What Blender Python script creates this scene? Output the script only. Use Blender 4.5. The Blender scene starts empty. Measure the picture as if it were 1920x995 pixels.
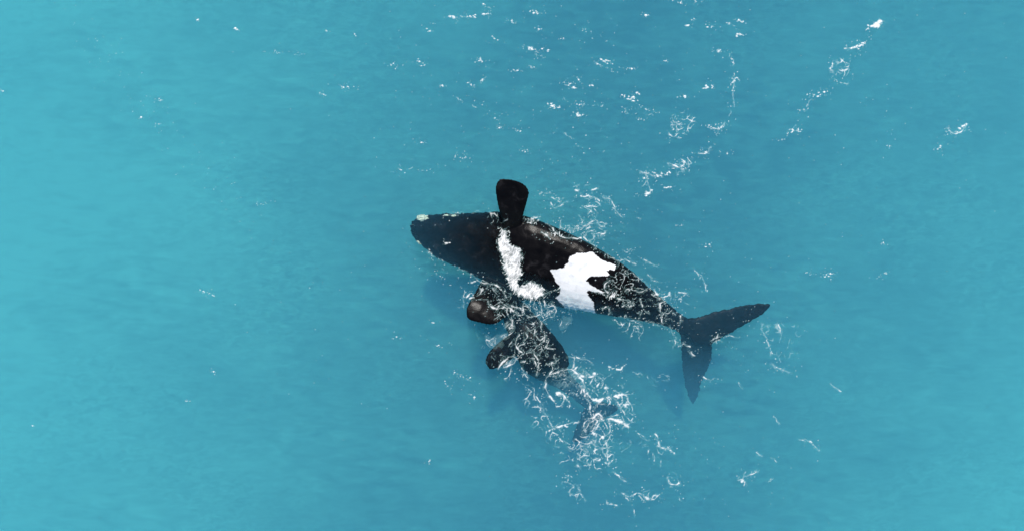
import bpy, bmesh, math, random
import numpy as np
from mathutils import Vector
from mathutils.bvhtree import BVHTree

random.seed(7)
R = math.radians
scene = bpy.context.scene
C = scene.collection

# ---------------------------------------------------------------- camera (drone looking straight down)
S = 0.0234            # metres on the sea surface for one pixel of the photograph (1920 wide)
W, H = 1920, 995
ALT = 39.0            # drone altitude above the water
cam_d = bpy.data.cameras.new('camera')
cam_d.sensor_width = 36
cam_d.lens = 18.0 / (W * S / 2 / ALT)
cam_d.clip_end = 6000
cam = bpy.data.objects.new('camera', cam_d)
cam.location = (0, 0, ALT)
C.objects.link(cam)
scene.camera = cam

# ---------------------------------------------------------------- sky, sun, exposure
SUN_EL, SUN_AZ = R(67), math.atan2(0.05, 1.0)     # azimuth measured from +Y towards +X
world = bpy.data.worlds.new('World')
scene.world = world
world.use_nodes = True
nt = world.node_tree
sky = nt.nodes.new('ShaderNodeTexSky')
sky.sky_type = 'NISHITA'
sky.sun_disc = False
sky.sun_elevation = SUN_EL
sky.sun_rotation = SUN_AZ
bg = nt.nodes['Background']
bg.inputs['Strength'].default_value = 0.10
nt.links.new(sky.outputs[0], bg.inputs['Color'])
sun_d = bpy.data.lights.new('sun', 'SUN')
sun_d.energy = 4.6
sun_d.angle = R(3.0)
sun_d.color = (1.0, 0.96, 0.9)
sun = bpy.data.objects.new('sun', sun_d)
sdir = Vector((math.sin(SUN_AZ) * math.cos(SUN_EL), math.cos(SUN_AZ) * math.cos(SUN_EL), math.sin(SUN_EL)))
sun.rotation_euler = sdir.to_track_quat('Z', 'Y').to_euler()
sun.location = sdir * 60
C.objects.link(sun)
vs = scene.view_settings
vs.view_transform = 'Standard'
vs.look = 'None'
vs.exposure = -0.05
vs.gamma = 1
vs.use_curve_mapping = False
cy = scene.cycles
cy.max_bounces = 6
cy.diffuse_bounces = 4
cy.glossy_bounces = 3
cy.volume_bounces = 2
cy.transparent_max_bounces = 24
cy.use_denoising = True
cy.use_adaptive_sampling = True
cy.adaptive_threshold = 0.02
cy.sample_clamp_indirect = 6

# ---------------------------------------------------------------- helpers
def P(px, py, z=0.0):
    """the point at height z that stands over this spot of the sea chart (chart = 1 px per 2.34 cm)"""
    k = S * (ALT - z) / ALT
    return Vector(((px - W / 2) * k, -(py - H / 2) * k, z))

def mat(name):
    m = bpy.data.materials.new(name)
    m.use_nodes = True
    m.node_tree.nodes.clear()
    out = m.node_tree.nodes.new('ShaderNodeOutputMaterial')
    return m, m.node_tree, out

def node(t, kind, **kw):
    n = t.nodes.new(kind)
    for k, v in kw.items():
        if k.startswith('i_'):
            n.inputs[k[2:].replace('_', ' ')].default_value = v
        else:
            setattr(n, k, v)
    return n

def ramp(t, fac, stops, interp='LINEAR'):
    r = t.nodes.new('ShaderNodeValToRGB')
    r.color_ramp.interpolation = interp
    el = r.color_ramp.elements
    while len(el) < len(stops):
        el.new(0.5)
    for e, (p, c) in zip(el, stops):
        e.position = p
        e.color = c if len(c) == 4 else (*c, 1)
    t.links.new(fac, r.inputs['Fac'])
    return r

def hash2(ix, iy, seed):
    h = (ix.astype(np.int64) * 374761393 + iy.astype(np.int64) * 668265263 + seed * 974711) & 0xFFFFFFFF
    h = ((h ^ (h >> 13)) * 1274126177) & 0xFFFFFFFF
    return (h ^ (h >> 16)) & 0xFFFF

GA = np.arange(64) / 64 * 2 * np.pi
GX, GY = np.cos(GA).astype(np.float32), np.sin(GA).astype(np.float32)

def noise(x, y, seed=0):
    """2-D gradient noise, about -0.7..0.7"""
    x0, y0 = np.floor(x), np.floor(y)
    fx, fy = (x - x0).astype(np.float32), (y - y0).astype(np.float32)
    ix, iy = x0.astype(np.int32), y0.astype(np.int32)
    u, v = fx * fx * fx * (fx * (fx * 6 - 15) + 10), fy * fy * fy * (fy * (fy * 6 - 15) + 10)
    def g(dx, dy):
        h = hash2(ix + dx, iy + dy, seed) & 63
        return GX[h] * (fx - dx) + GY[h] * (fy - dy)
    a = g(0, 0); b = g(1, 0); c = g(0, 1); d = g(1, 1)
    return (a + (b - a) * u) * (1 - v) + (c + (d - c) * u) * v

def sstep(a, b, x):
    t = np.clip((x - a) / (b - a), 0, 1)
    return t * t * (3 - 2 * t)

# ---------------------------------------------------------------- the sea: an opaque silty sheet standing in for deep-water scattered light, clear water above
def grid_mesh(name, xs, ys, zf):
    X, Y = np.meshgrid(xs, ys)
    Z = zf(X, Y)
    nx, ny = len(xs), len(ys)
    v = np.stack([X, Y, Z], -1).reshape(-1, 3)
    i = np.arange(nx * ny).reshape(ny, nx)
    f = np.stack([i[:-1, :-1], i[:-1, 1:], i[1:, 1:], i[1:, :-1]], -1).reshape(-1, 4)
    me = bpy.data.meshes.new(name)
    me.from_pydata(v.tolist(), [], f.tolist())
    return me, X.reshape(-1), Y.reshape(-1)

BED = -8.2
core = np.linspace(-40, 40, 161)
far_ = np.array([46, 56, 75, 110, 180, 320, 600, 1200, 2500.])
axis = np.concatenate([-far_[::-1], core, far_])
sea_me, SX, SY = grid_mesh('sea', axis, axis,
    lambda x, y: BED + 0.5 * noise(x / 14.0, y / 14.0, 3) + 0.2 * noise(x / 5.0, y / 5.0, 4))
# how much pale silt hangs in the deep layer: a clearer channel under the whales, silty banks on either side
def silt_at(x, y):
    u, v = x / S + W / 2, -y / S + H / 2
    mid = 1180 - 0.10 * (v - 500) + 60 * noise(y / 9.0, y * 0 + 3.5, 8)
    left = np.clip((mid - u) / 1500, 0, 1.1) ** 0.9
    right = np.clip((u - mid) / 930, 0, 1.1) ** 1.2 * np.clip(0.60 + 0.34 * v / H, 0.5, 0.95)
    f = 0.06 + 0.98 * left + 0.78 * right
    f = f + 0.22 * noise(x / 11.0, y / 8.0, 11) + 0.12 * noise(x / 4.5, y / 3.0, 12)
    return np.clip(f, 0.02, 1.1)
silt = silt_at(SX, SY)
at = sea_me.attributes.new('silt', 'FLOAT', 'POINT')
at.data.foreach_set('value', silt.astype(np.float32))
sea_me.polygons.foreach_set('use_smooth', np.ones(len(sea_me.polygons), bool))
m, t, out = mat('silty_deep_backing')
a = node(t, 'ShaderNodeAttribute', attribute_name='silt')
tc = node(t, 'ShaderNodeTexCoord')
mp = node(t, 'ShaderNodeMapping')
mp.inputs['Rotation'].default_value = (0, 0, R(35))
mp.inputs['Scale'].default_value = (0.6, 2.0, 1)
t.links.new(tc.outputs['Object'], mp.inputs['Vector'])
n1 = node(t, 'ShaderNodeTexNoise', i_Scale=1.2, i_Detail=8.0, i_Roughness=0.62, i_Distortion=0.5)
t.links.new(mp.outputs[0], n1.inputs['Vector'])
mp2 = node(t, 'ShaderNodeMapping')
mp2.inputs['Rotation'].default_value = (0, 0, R(-28))
mp2.inputs['Scale'].default_value = (1.7, 4.2, 1)
t.links.new(tc.outputs['Object'], mp2.inputs['Vector'])
n2 = node(t, 'ShaderNodeTexNoise', i_Scale=1.0, i_Detail=6.0, i_Roughness=0.6, i_Distortion=0.8)
t.links.new(mp2.outputs[0], n2.inputs['Vector'])
n3 = node(t, 'ShaderNodeTexNoise', i_Scale=0.16, i_Detail=2.0)
t.links.new(tc.outputs['Object'], n3.inputs['Vector'])
pm = node(t, 'ShaderNodeMapRange'); pm.inputs['From Min'].default_value = 0.42; pm.inputs['From Max'].default_value = 0.62
t.links.new(n3.outputs['Fac'], pm.inputs['Value'])
mxn = node(t, 'ShaderNodeMix', data_type='FLOAT')
t.links.new(pm.outputs[0], mxn.inputs[0]); t.links.new(n1.outputs['Fac'], mxn.inputs[2]); t.links.new(n2.outputs['Fac'], mxn.inputs[3])
sub = node(t, 'ShaderNodeMath', operation='SUBTRACT'); sub.inputs[1].default_value = 0.5
t.links.new(mxn.outputs[0], sub.inputs[0])
mad = node(t, 'ShaderNodeMath', operation='MULTIPLY_ADD'); mad.inputs[1].default_value = 1.3
t.links.new(sub.outputs[0], mad.inputs[0]); t.links.new(a.outputs['Fac'], mad.inputs[2])
rp = ramp(t, mad.outputs[0], [(0.0, (0.025, 0.115, 0.10)), (0.5, (0.10, 0.375, 0.345)), (1.0, (0.20, 0.69, 0.65))])
bs = node(t, 'ShaderNodeBsdfDiffuse')
t.links.new(rp.outputs[0], bs.inputs['Color'])
t.links.new(bs.outputs[0], out.inputs['Surface'])
sea_me.materials.append(m)
sea = bpy.data.objects.new('sea', sea_me)
C.objects.link(sea)
sea['kind'] = 'structure'
sea['label'] = 'turquoise open sea, an opaque sheet standing in for deep scattered light, with pale silty streaks'
sea['category'] = 'sea'

bm = bmesh.new()
bmesh.ops.create_cube(bm, size=1)
for v in bm.verts:
    v.co = Vector((v.co.x * 4900, v.co.y * 4900, 0.0 if v.co.z > 0 else -11.0))
wme = bpy.data.meshes.new('clear_water')
bm.to_mesh(wme); bm.free()
m, t, out = mat('clear_water')
sc_ = node(t, 'ShaderNodeVolumeScatter', i_Density=0.125, i_Anisotropy=0.0)
sc_.inputs['Color'].default_value = (0.18, 0.63, 0.95, 1)
ab = node(t, 'ShaderNodeVolumeAbsorption', i_Density=0.10)
ab.inputs['Color'].default_value = (0.02, 0.66, 0.86, 1)
ad = node(t, 'ShaderNodeAddShader')
t.links.new(sc_.outputs[0], ad.inputs[0]); t.links.new(ab.outputs[0], ad.inputs[1])
t.links.new(ad.outputs[0], out.inputs['Volume'])
wme.materials.append(m)
water = bpy.data.objects.new('clear_water', wme)
C.objects.link(water)
water.parent = sea

# ---------------------------------------------------------------- whales
def loft(bm, stations, n=28, grow=0.0):
    """closed tube through stations (A px, B px, zA, zB, up, down): A and B are the two silhouette edges"""
    rings = []
    for (ax, ay), (bx, by), za, zb, up, dn in stations:
        A, B = P(ax, ay, za), P(bx, by, zb)
        c, half = (A + B) / 2, (A - B) / 2
        half = half * (1 + grow * min(1, half.length / 0.35) / max(half.length, 0.06))
        ring = []
        for k in range(n):
            th = 2 * math.pi * k / n
            cs, sn = math.cos(th), math.sin(th)
            e = 0.86
            cs2, sn2 = math.copysign(abs(cs) ** e, cs), math.copysign(abs(sn) ** e, sn)
            p = c + half * cs2 + Vector((0, 0, sn2 * (up if sn > 0 else dn)))
            ring.append(bm.verts.new(p))
        rings.append(ring)
    for r0, r1 in zip(rings, rings[1:]):
        for k in range(n):
            bm.faces.new((r0[k], r0[(k + 1) % n], r1[(k + 1) % n], r1[k]))
    bm.faces.new(rings[0][::-1]); bm.faces.new(rings[-1])

def dense(st, sub=4):
    """Catmull-Rom resampling of loft stations"""
    arr = np.array([[*a, *b, za, zb, u, d] for a, b, za, zb, u, d in st], float)
    outp = []
    for i in range(len(arr) - 1):
        p0, p1, p2, p3 = arr[max(i - 1, 0)], arr[i], arr[i + 1], arr[min(i + 2, len(arr) - 1)]
        for k in range(sub):
            s = k / sub
            outp.append(0.5 * (2 * p1 + (p2 - p0) * s + (2 * p0 - 5 * p1 + 4 * p2 - p3) * s * s + (3 * p1 - p0 - 3 * p2 + p3) * s ** 3))
    outp.append(arr[-1])
    return [((r[0], r[1]), (r[2], r[3]), r[4], r[5], max(r[6], .032), max(r[7], .032)) for r in outp]

def whale(name, lofts, voxel, ragged):
    bm = bmesh.new()
    for q, st in enumerate(lofts):
        loft(bm, dense(st), grow=0.0 if q == 0 else 0.05)
    bmesh.ops.recalc_face_normals(bm, faces=bm.faces)
    me = bpy.data.meshes.new('tmp'); bm.to_mesh(me); bm.free()
    o = bpy.data.objects.new('tmp', me); C.objects.link(o)
    r = o.modifiers.new('r', 'REMESH'); r.mode = 'VOXEL'; r.voxel_size = voxel
    s = o.modifiers.new('s', 'SMOOTH'); s.factor = 0.5; s.iterations = 3
    dg = bpy.context.evaluated_depsgraph_get()
    fin = bpy.data.meshes.new_from_object(o.evaluated_get(dg))
    bpy.data.objects.remove(o)
    fin.name = name
    co = np.zeros(len(fin.vertices) * 3, np.float32); fin.vertices.foreach_get('co', co); co = co.reshape(-1, 3)
    # submerged rims jittered in shape to imitate refraction in the water, plus lumpy blubber
    x, y, z = co.T
    deep = sstep(-0.35, -0.7, z)
    j = noise(x / 0.22, y / 0.22, 21) * 0.6 + noise(x / 0.10, y / 0.10, 22) * 0.4
    j2 = noise(x / 0.22, y / 0.22, 23) * 0.6 + noise(x / 0.10, y / 0.10, 24) * 0.4
    co[:, 0] += ragged * j * deep; co[:, 1] += ragged * j2 * deep
    co[:, 2] += 0.05 * noise(x / 1.1, y / 1.1, 25) + 0.014 * noise(x / 0.3, y / 0.3, 26)
    fin.vertices.foreach_set('co', co.reshape(-1))
    fin.polygons.foreach_set('use_smooth', np.ones(len(fin.polygons), bool))
    fin.update()
    ob = bpy.data.objects.new(name, fin); C.objects.link(ob)
    return ob, co

def body(top, bot, zt, up, dn, roll):
    # roll: how far the body is rolled at each station (one edge higher than the other); zt stays the crest
    return [(a, b, z - math.hypot(u, r) + r, z - math.hypot(u, r) - r, u, d) for a, b, z, u, d, r in zip(top, bot, zt, up, dn, roll)]

M_TOP = [(773, 421), (777, 413), (786, 407), (803, 403), (832, 401), (868, 400), (905, 398), (942, 398), (985, 405), (1030, 421), (1075, 441), (1110, 459), (1150, 483), (1185, 508), (1213, 535), (1241, 559), (1264, 578), (1283, 593), (1302, 605)]
M_BOT = [(772, 432), (773, 440), (783, 453), (800, 469), (825, 487), (858, 501), (893, 519), (930, 541), (972, 558), (1015, 567), (1055, 577), (1095, 583), (1135, 590), (1170, 595), (1200, 601), (1229, 606), (1250, 612), (1267, 619), (1288, 632)]
M_ZT = [-1.25, -1.1, -.95, -.8, -.60, -.34, -.15, -.03, .28, .42, .46, .42, .20, -.10, -.32, -.52, -.74, -.92, -1.05]
M_ROLL = [.02, .03, .04, .05, .06, .08, .12, .28, .50, .62, .62, .52, .36, .2, .12, .06, .04, .0, .0]
M_UP = [.08, .22, .38, .52, .66, .76, .80, .80, .86, .95, .95, .90, .75, .60, .46, .26, .2, .14, .1]
M_DN = [.08, .3, .55, .8, 1.05, 1.25, 1.4, 1.5, 1.5, 1.4, 1.3, 1.15, .95, .75, .55, .4, .28, .18, .1]
mother_lofts = [
    body(M_TOP, M_BOT, M_ZT, M_UP, M_DN, M_ROLL),
    # flipper raised out of the water
    [((944, 432), (982, 432), -.1, -.1, .16, .16), ((943, 414), (977, 416), .32, .26, .15, .15), ((937, 392), (981, 397), .75, .62, .12, .12),
     ((932, 368), (987, 376), 1.15, .92, .10, .10), ((931, 355), (990, 364), 1.34, 1.08, .09, .09), ((932, 347), (989, 356), 1.44, 1.2, .07, .07),
     ((935, 340), (983, 347), 1.52, 1.3, .05, .05), ((939, 336), (973, 341), 1.56, 1.38, .04, .04), ((945, 335), (960, 337), 1.57, 1.45, .03, .03)],
    # flipper lying in the water, its tip awash
    [((915, 512), (985, 556), -.75, -.75, .2, .2), ((903, 530), (970, 570), -.42, -.5, .16, .16), ((893, 547), (955, 584), -.16, -.28, .12, .12),
     ((884, 562), (944, 594), .03, -.1, .09, .09), ((877, 577), (938, 600), .10, .03, .07, .07), ((876, 591), (930, 605), .12, .08, .05, .05),
     ((881, 599), (918, 608), .12, .09, .03, .03), ((892, 603), (907, 606), .11, .1, .012, .012)],
    # fluke reaching right
    [((1268, 606), (1300, 640), -.98, -1.05, .09, .09), ((1287, 598), (1325, 646), -1.05, -1.1, .10, .10), ((1312, 595), (1338, 640), -1.06, -1.1, .09, .09),
     ((1345, 584), (1360, 627), -1.05, -1.08, .07, .07), ((1375, 578), (1388, 611), -1.0, -1.03, .055, .055), ((1403, 572), (1410, 599), -.95, -.97, .04, .04),
     ((1425, 569), (1428, 589), -.9, -.92, .03, .03), ((1437, 569), (1439, 579), -.88, -.88, .015, .015), ((1443, 570), (1444, 573), -.87, -.87, .006, .006)],
    # fluke reaching down and away from the surface
    [((1272, 604), (1310, 622), -1.0, -1.05, .09, .09), ((1276, 622), (1332, 640), -1.15, -1.2, .10, .10), ((1279, 645), (1334, 656), -1.6, -1.6, .09, .09),
     ((1279, 668), (1332, 676), -2.2, -2.2, .07, .07), ((1282, 695), (1322, 697), -3.0, -2.95, .055, .055), ((1285, 718), (1314, 716), -3.7, -3.6, .04, .04),
     ((1290, 740), (1310, 737), -4.4, -4.3, .03, .03), ((1295, 751), (1305, 749), -4.8, -4.7, .015, .015), ((1299, 757), (1301, 757), -4.9, -4.9, .006, .006)],
]
adult, aco = whale('adult_whale', mother_lofts, 0.038, 0.085)
adult['label'] = 'large black whale rolled belly up with a white belly patch and raised flipper'
adult['category'] = 'whale'

C_TOP = [(968, 560), (985, 570), (1004, 590), (1022, 608), (1039, 628), (1053, 650), (1060, 676), (1066, 697), (1082, 714), (1098, 732), (1111, 752), (1122, 770)]
C_BOT = [(950, 566), (944, 580), (944, 602), (954, 628), (964, 654), (974, 680), (990, 700), (1018, 715), (1046, 728), (1074, 746), (1094, 763), (1106, 778)]
C_ZT = [-1.2, -.95, -.62, -.42, -.32, -.34, -.6, -1.9, -3.8, -4.6, -4.4, -3.8]
C_UP = [.1, .3, .40, .44, .46, .46, .42, .36, .24, .16, .11, .07]
C_DN = [.1, .35, .6, .75, .8, .8, .7, .5, .35, .22, .14, .07]
calf_lofts = [
    body(C_TOP, C_BOT, C_ZT, C_UP, C_DN, [0.0] * 12),
    [((985, 615), (990, 668), -.75, -.75, .12, .12), ((955, 628), (972, 664), -.55, -.6, .1, .1), ((938, 641), (955, 673), -.42, -.45, .08, .08),
     ((922, 656), (940, 684), -.33, -.36, .06, .06), ((913, 669), (928, 690), -.28, -.3, .04, .04), ((910, 680), (917, 691), -.27, -.28, .015, .015)],
    [((1046, 640), (1030, 690), -.7, -.7, .1, .1), ((1056, 652), (1048, 690), -.75, -.75, .08, .08), ((1064, 668), (1058, 690), -.8, -.8, .05, .05), ((1068, 680), (1065, 690), -.85, -.85, .015, .015)],
    [((1096, 764), (1124, 778), -3.8, -3.8, .07, .07), ((1090, 782), (1116, 796), -3.8, -3.8, .06, .06), ((1082, 798), (1104, 812), -3.5, -3.5, .05, .05),
     ((1076, 812), (1090, 823), -3.3, -3.3, .03, .03), ((1073, 824), (1077, 829), -3.3, -3.3, .01, .01)],
    [((1104, 770), (1118, 786), -3.8, -3.8, .07, .07), ((1116, 757), (1132, 783), -3.8, -3.8, .06, .06), ((1130, 754), (1146, 776), -3.5, -3.5, .05, .05),
     ((1145, 756), (1155, 770), -3.3, -3.3, .03, .03), ((1158, 761), (1160, 764), -3.5, -3.5, .01, .01)],
]
calf, cco = whale('whale_calf', calf_lofts, 0.04, 0.07)
calf['label'] = 'small dark calf just under the surface, trailed by foam, below the big whale'
calf['category'] = 'whale'

# white belly patch: signed distance to the edge of the unpigmented skin
Z3 = [(178, 382), (250, 380), (345, 360), (350, 325), (385, 300), (395, 240), (465, 215), (475, 195), (560, 205), (610, 187), (655, 190), (700, 240), (760, 280), (850, 310), (900, 335), (905, 365), (890, 388), (840, 378), (805, 400), (832, 435), (825, 452), (620, 455), (580, 500), (620, 545), (700, 590), (785, 634), (740, 634), (600, 613), (588, 630), (620, 690), (660, 735), (668, 800), (690, 900), (400, 960), (330, 770), (240, 690), (290, 660), (300, 590), (285, 555), (240, 510), (230, 470), (212, 430)]
PATCH = np.array([(1000 + x / 5.855, 440 + y / 5.855) for x, y in Z3])

def sdf_poly(px, py, poly):
    """signed distance in px, positive inside"""
    d = np.full(px.shape, 1e9); inside = np.zeros(px.shape, bool)
    n = len(poly)
    for i in range(n):
        ax, ay = poly[i]; bx, by = poly[(i + 1) % n]
        ex, ey = bx - ax, by - ay
        tt = np.clip(((px - ax) * ex + (py - ay) * ey) / (ex * ex + ey * ey + 1e-9), 0, 1)
        d = np.minimum(d, np.hypot(px - ax - tt * ex, py - ay - tt * ey))
        cond = ((ay > py) != (by > py)) & (px < (bx - ax) * (py - ay) / (by - ay + 1e-12) + ax)
        inside ^= cond
    return np.where(inside, d, -d)

def to_px(co):
    k = S * (ALT - co[:, 2]) / ALT
    return co[:, 0] / k + W / 2, -co[:, 1] / k + H / 2

nrm = np.zeros(len(aco) * 3, np.float32); adult.data.vertices.foreach_get('normal', nrm); nrm = nrm.reshape(-1, 3)
px, py = to_px(aco)
sd = sdf_poly(px, py, PATCH) / 12.0
sd = np.clip(sd, -1, 1)
sd = np.where(nrm[:, 2] < -0.15, -1, sd)
for o, val in ((adult, sd), (calf, -np.ones(len(cco)))):
    at = o.data.attributes.new('belly', 'FLOAT', 'POINT'); at.data.foreach_set('value', val.astype(np.float32))

m, t, out = mat('whale_skin')
tc = node(t, 'ShaderNodeTexCoord')
a = node(t, 'ShaderNodeAttribute', attribute_name='belly')
ne = node(t, 'ShaderNodeTexNoise', i_Scale=9.0, i_Detail=4.0, i_Roughness=0.6)
t.links.new(tc.outputs['Object'], ne.inputs['Vector'])
s1 = node(t, 'ShaderNodeMath', operation='SUBTRACT'); s1.inputs[1].default_value = 0.5
t.links.new(ne.outputs['Fac'], s1.inputs[0])
s2 = node(t, 'ShaderNodeMath', operation='MULTIPLY_ADD'); s2.inputs[1].default_value = 0.6
t.links.new(s1.outputs[0], s2.inputs[0]); t.links.new(a.outputs['Fac'], s2.inputs[2])
mr = node(t, 'ShaderNodeMapRange'); mr.inputs['From Min'].default_value = -0.05; mr.inputs['From Max'].default_value = 0.05
t.links.new(s2.outputs[0], mr.inputs['Value'])
nm = node(t, 'ShaderNodeTexNoise', i_Scale=2.2, i_Detail=8.0, i_Roughness=0.65, i_Distortion=0.6)
t.links.new(tc.outputs['Object'], nm.inputs['Vector'])
dark = ramp(t, nm.outputs['Fac'], [(0.35, (0.0016, 0.0016, 0.0022)), (0.56, (0.0045, 0.0042, 0.0048)), (0.72, (0.020, 0.019, 0.021))])
nw = node(t, 'ShaderNodeTexNoise', i_Scale=3.0, i_Detail=6.0)
t.links.new(tc.outputs['Object'], nw.inputs['Vector'])
light = ramp(t, nw.outputs['Fac'], [(0.32, (0.66, 0.68, 0.70)), (0.5, (0.81, 0.82, 0.83))])
mx = node(t, 'ShaderNodeMix', data_type='RGBA')
t.links.new(mr.outputs[0], mx.inputs['Factor']); t.links.new(dark.outputs[0], mx.inputs['A']); t.links.new(light.outputs[0], mx.inputs['B'])
pb = node(t, 'ShaderNodeBsdfPrincipled')
pb.inputs['Roughness'].default_value = 0.30
gp = node(t, 'ShaderNodeNewGeometry')
sx = node(t, 'ShaderNodeSeparateXYZ')
t.links.new(gp.outputs['Position'], sx.inputs[0])
wet = node(t, 'ShaderNodeMapRange')
for k, v in (('From Min', -0.06), ('From Max', 0.06), ('To Min', 0.02), ('To Max', 0.12)):
    wet.inputs[k].default_value = v
t.links.new(sx.outputs['Z'], wet.inputs['Value'])
t.links.new(wet.outputs[0], pb.inputs['Specular IOR Level'])
t.links.new(mx.outputs['Result'], pb.inputs['Base Color'])
nb = node(t, 'ShaderNodeTexNoise', i_Scale=7.0, i_Detail=7.0, i_Roughness=0.7)
t.links.new(tc.outputs['Object'], nb.inputs['Vector'])
bp = node(t, 'ShaderNodeBump'); bp.inputs['Strength'].default_value = 0.2; bp.inputs['Distance'].default_value = 0.05
t.links.new(nb.outputs['Fac'], bp.inputs['Height']); t.links.new(bp.outputs[0], pb.inputs['Normal'])
t.links.new(pb.outputs[0], out.inputs['Surface'])
adult.data.materials.append(m); calf.data.materials.append(m)

# callosities: rough pale growths on the jaw
m, t, out = mat('callosity')
tc = node(t, 'ShaderNodeTexCoord')
nm = node(t, 'ShaderNodeTexNoise', i_Scale=14.0, i_Detail=5.0)
t.links.new(tc.outputs['Object'], nm.inputs['Vector'])
cr = ramp(t, nm.outputs['Fac'], [(0.3, (0.30, 0.38, 0.32)), (0.6, (0.55, 0.66, 0.54))])
pb = node(t, 'ShaderNodeBsdfPrincipled', i_Roughness=0.85)
t.links.new(cr.outputs[0], pb.inputs['Base Color']); t.links.new(pb.outputs[0], out.inputs['Surface'])
M_CAL = m
dg = bpy.context.evaluated_depsgraph_get()
bvh = BVHTree.FromPolygons([v.co.copy() for v in adult.data.vertices], [tuple(p.vertices) for p in adult.data.polygons])
EYE = Vector((0, 0, ALT))

def skin_at(px, py):
    d = (P(px, py, 0) - EYE).normalized()
    loc, n, i, dist = bvh.ray_cast(EYE, d)
    return loc

def callosity(cx, cy, rx, ry, ang, hgt, seed):
    base = skin_at(cx, cy)
    if base is None:
        base = P(cx, cy, -0.7)
    bm = bmesh.new()
    bmesh.ops.create_icosphere(bm, subdivisions=4, radius=1)
    rr = random.Random(seed)
    cs, sn = math.cos(ang), math.sin(ang)
    arr = np.array([v.co[:] for v in bm.verts])
    k = 1 + 0.5 * noise(arr[:, 0] * 2.3 + seed * 7, arr[:, 1] * 2.3 + arr[:, 2], seed) + 0.35 * noise(arr[:, 0] * 6, arr[:, 1] * 6 + arr[:, 2] * 3, seed + 1)
    for v, kk in zip(bm.verts, k):
        x, y, z = v.co.x * rx * S * kk, v.co.y * ry * S * kk, v.co.z * hgt * kk
        v.co = Vector((x * cs - y * sn, x * sn + y * cs, z)) + base
    me = bpy.data.meshes.new('callosity'); bm.to_mesh(me); bm.free()
    me.polygons.foreach_set('use_smooth', np.ones(len(me.polygons), bool))
    me.materials.append(M_CAL)
    o = bpy.data.objects.new('callosity', me); C.objects.link(o); o.parent = adult
    return o
callosity(792, 409, 11.5, 6.5, R(6), 0.2, 1)
callosity(785, 454, 5.5, 2.2, R(-42), 0.10, 2)
callosity(837, 404, 5, 2.0, R(-5), 0.08, 3)
callosity(851, 405, 5, 2.2, R(0), 0.08, 4)
callosity(775, 420, 1.6, 4.0, R(-15), 0.07, 5)
for q, (x, y, a, b) in enumerate([(776, 418, 4.5, 4.0), (774, 425, 5.0, 4.4), (775, 432, 5.2, 4.6), (777, 439, 4.6, 4.2), (781, 446, 4.6, 3.2)]):
    c = callosity(x, y, a, b, R(20 * q), 0.14, 11 + q)
    c.data.materials[0] = adult.data.materials[0]
    at = c.data.attributes.new('belly', 'FLOAT', 'POINT'); at.data.foreach_set('value', -np.ones(len(c.data.vertices), np.float32))

# ---------------------------------------------------------------- foam and flecks
PAD = 150
RW, RH = W + 2 * PAD, H + 2 * PAD
yy, xx = np.mgrid[0:RH, 0:RW].astype(np.float32)
xx -= PAD; yy -= PAD
F = np.zeros((RH, RW), np.float32)
WXA = 7 * noise(xx / 17, yy / 17, 31) + 3.2 * noise(xx / 6.5, yy / 6.5, 32)     # ragged-edge warp
WYA = 7 * noise(xx / 17, yy / 17, 33) + 3.2 * noise(xx / 6.5, yy / 6.5, 34)
WXB = 15 * noise(xx / 30, yy / 30, 35) + 3.6 * noise(xx / 12, yy / 12, 36)
WYB = 15 * noise(xx / 30, yy / 30, 37) + 3.6 * noise(xx / 12, yy / 12, 38)

def ridge(period, th, seed):
    n = np.abs(noise((xx + WXB) / period, (yy + WYB) / period, seed))
    return np.clip(1 - n / th, 0, 1)
gate = sstep(-0.15, 0.25, noise((xx + WXB) / 15, (yy + WYB) / 15, 41))
LACE = np.maximum(ridge(19, 0.06, 42), 0.8 * ridge(9.5, 0.075, 43) * gate)
LACE2 = np.maximum(ridge(15, 0.05, 70), 0.85 * ridge(8.0, 0.06, 71) * gate)
BREAK = sstep(-0.36, 0.16, noise(xx / 11.0, yy / 11.0, 44) + 0.4 * noise(xx / 4.5, yy / 4.5, 45))
HAIR = 0.5 + 0.9 * noise((xx + 0.6 * WXA) / 3.4, (yy + 0.6 * WYA) / 3.4, 46) + 0.5 * noise(xx / 8, yy / 8, 47)
def fib(period, th, seed):
    n = np.abs(noise((xx + 0.35 * yy + 0.7 * WXA) / (period * 0.6), (yy + 0.7 * WYA) / (period * 1.25), seed))
    return np.clip(1 - n / th, 0, 1)
FIB = np.clip(0.8 * fib(11.0, 0.13, 52) + 0.65 * fib(6.2, 0.15, 53), 0, 1)
BIG = sstep(-0.25, 0.3, noise((xx + WXA) / 12, (yy + WYA) / 12, 54))
GAP = sstep(-0.2, 0.25, noise(xx / 13, yy / 13, 57))
CLUMP = noise(xx / 14, yy / 14, 56)
FINE = np.clip(0.5 + noise(xx / 2.3, yy / 2.3, 48) * 1.2, 0, 1)

def smooth_line(pts, sub=6):
    p = np.array(pts, float)
    if len(p) < 3:
        return p
    o = []
    for i in range(len(p) - 1):
        p0, p1, p2, p3 = p[max(i - 1, 0)], p[i], p[i + 1], p[min(i + 2, len(p) - 1)]
        for k in range(sub):
            s = k / sub
            o.append(0.5 * (2 * p1 + (p2 - p0) * s + (2 * p0 - 5 * p1 + 4 * p2 - p3) * s * s + (3 * p1 - p0 - 3 * p2 + p3) * s ** 3))
    o.append(p[-1])
    return np.array(o)

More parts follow.
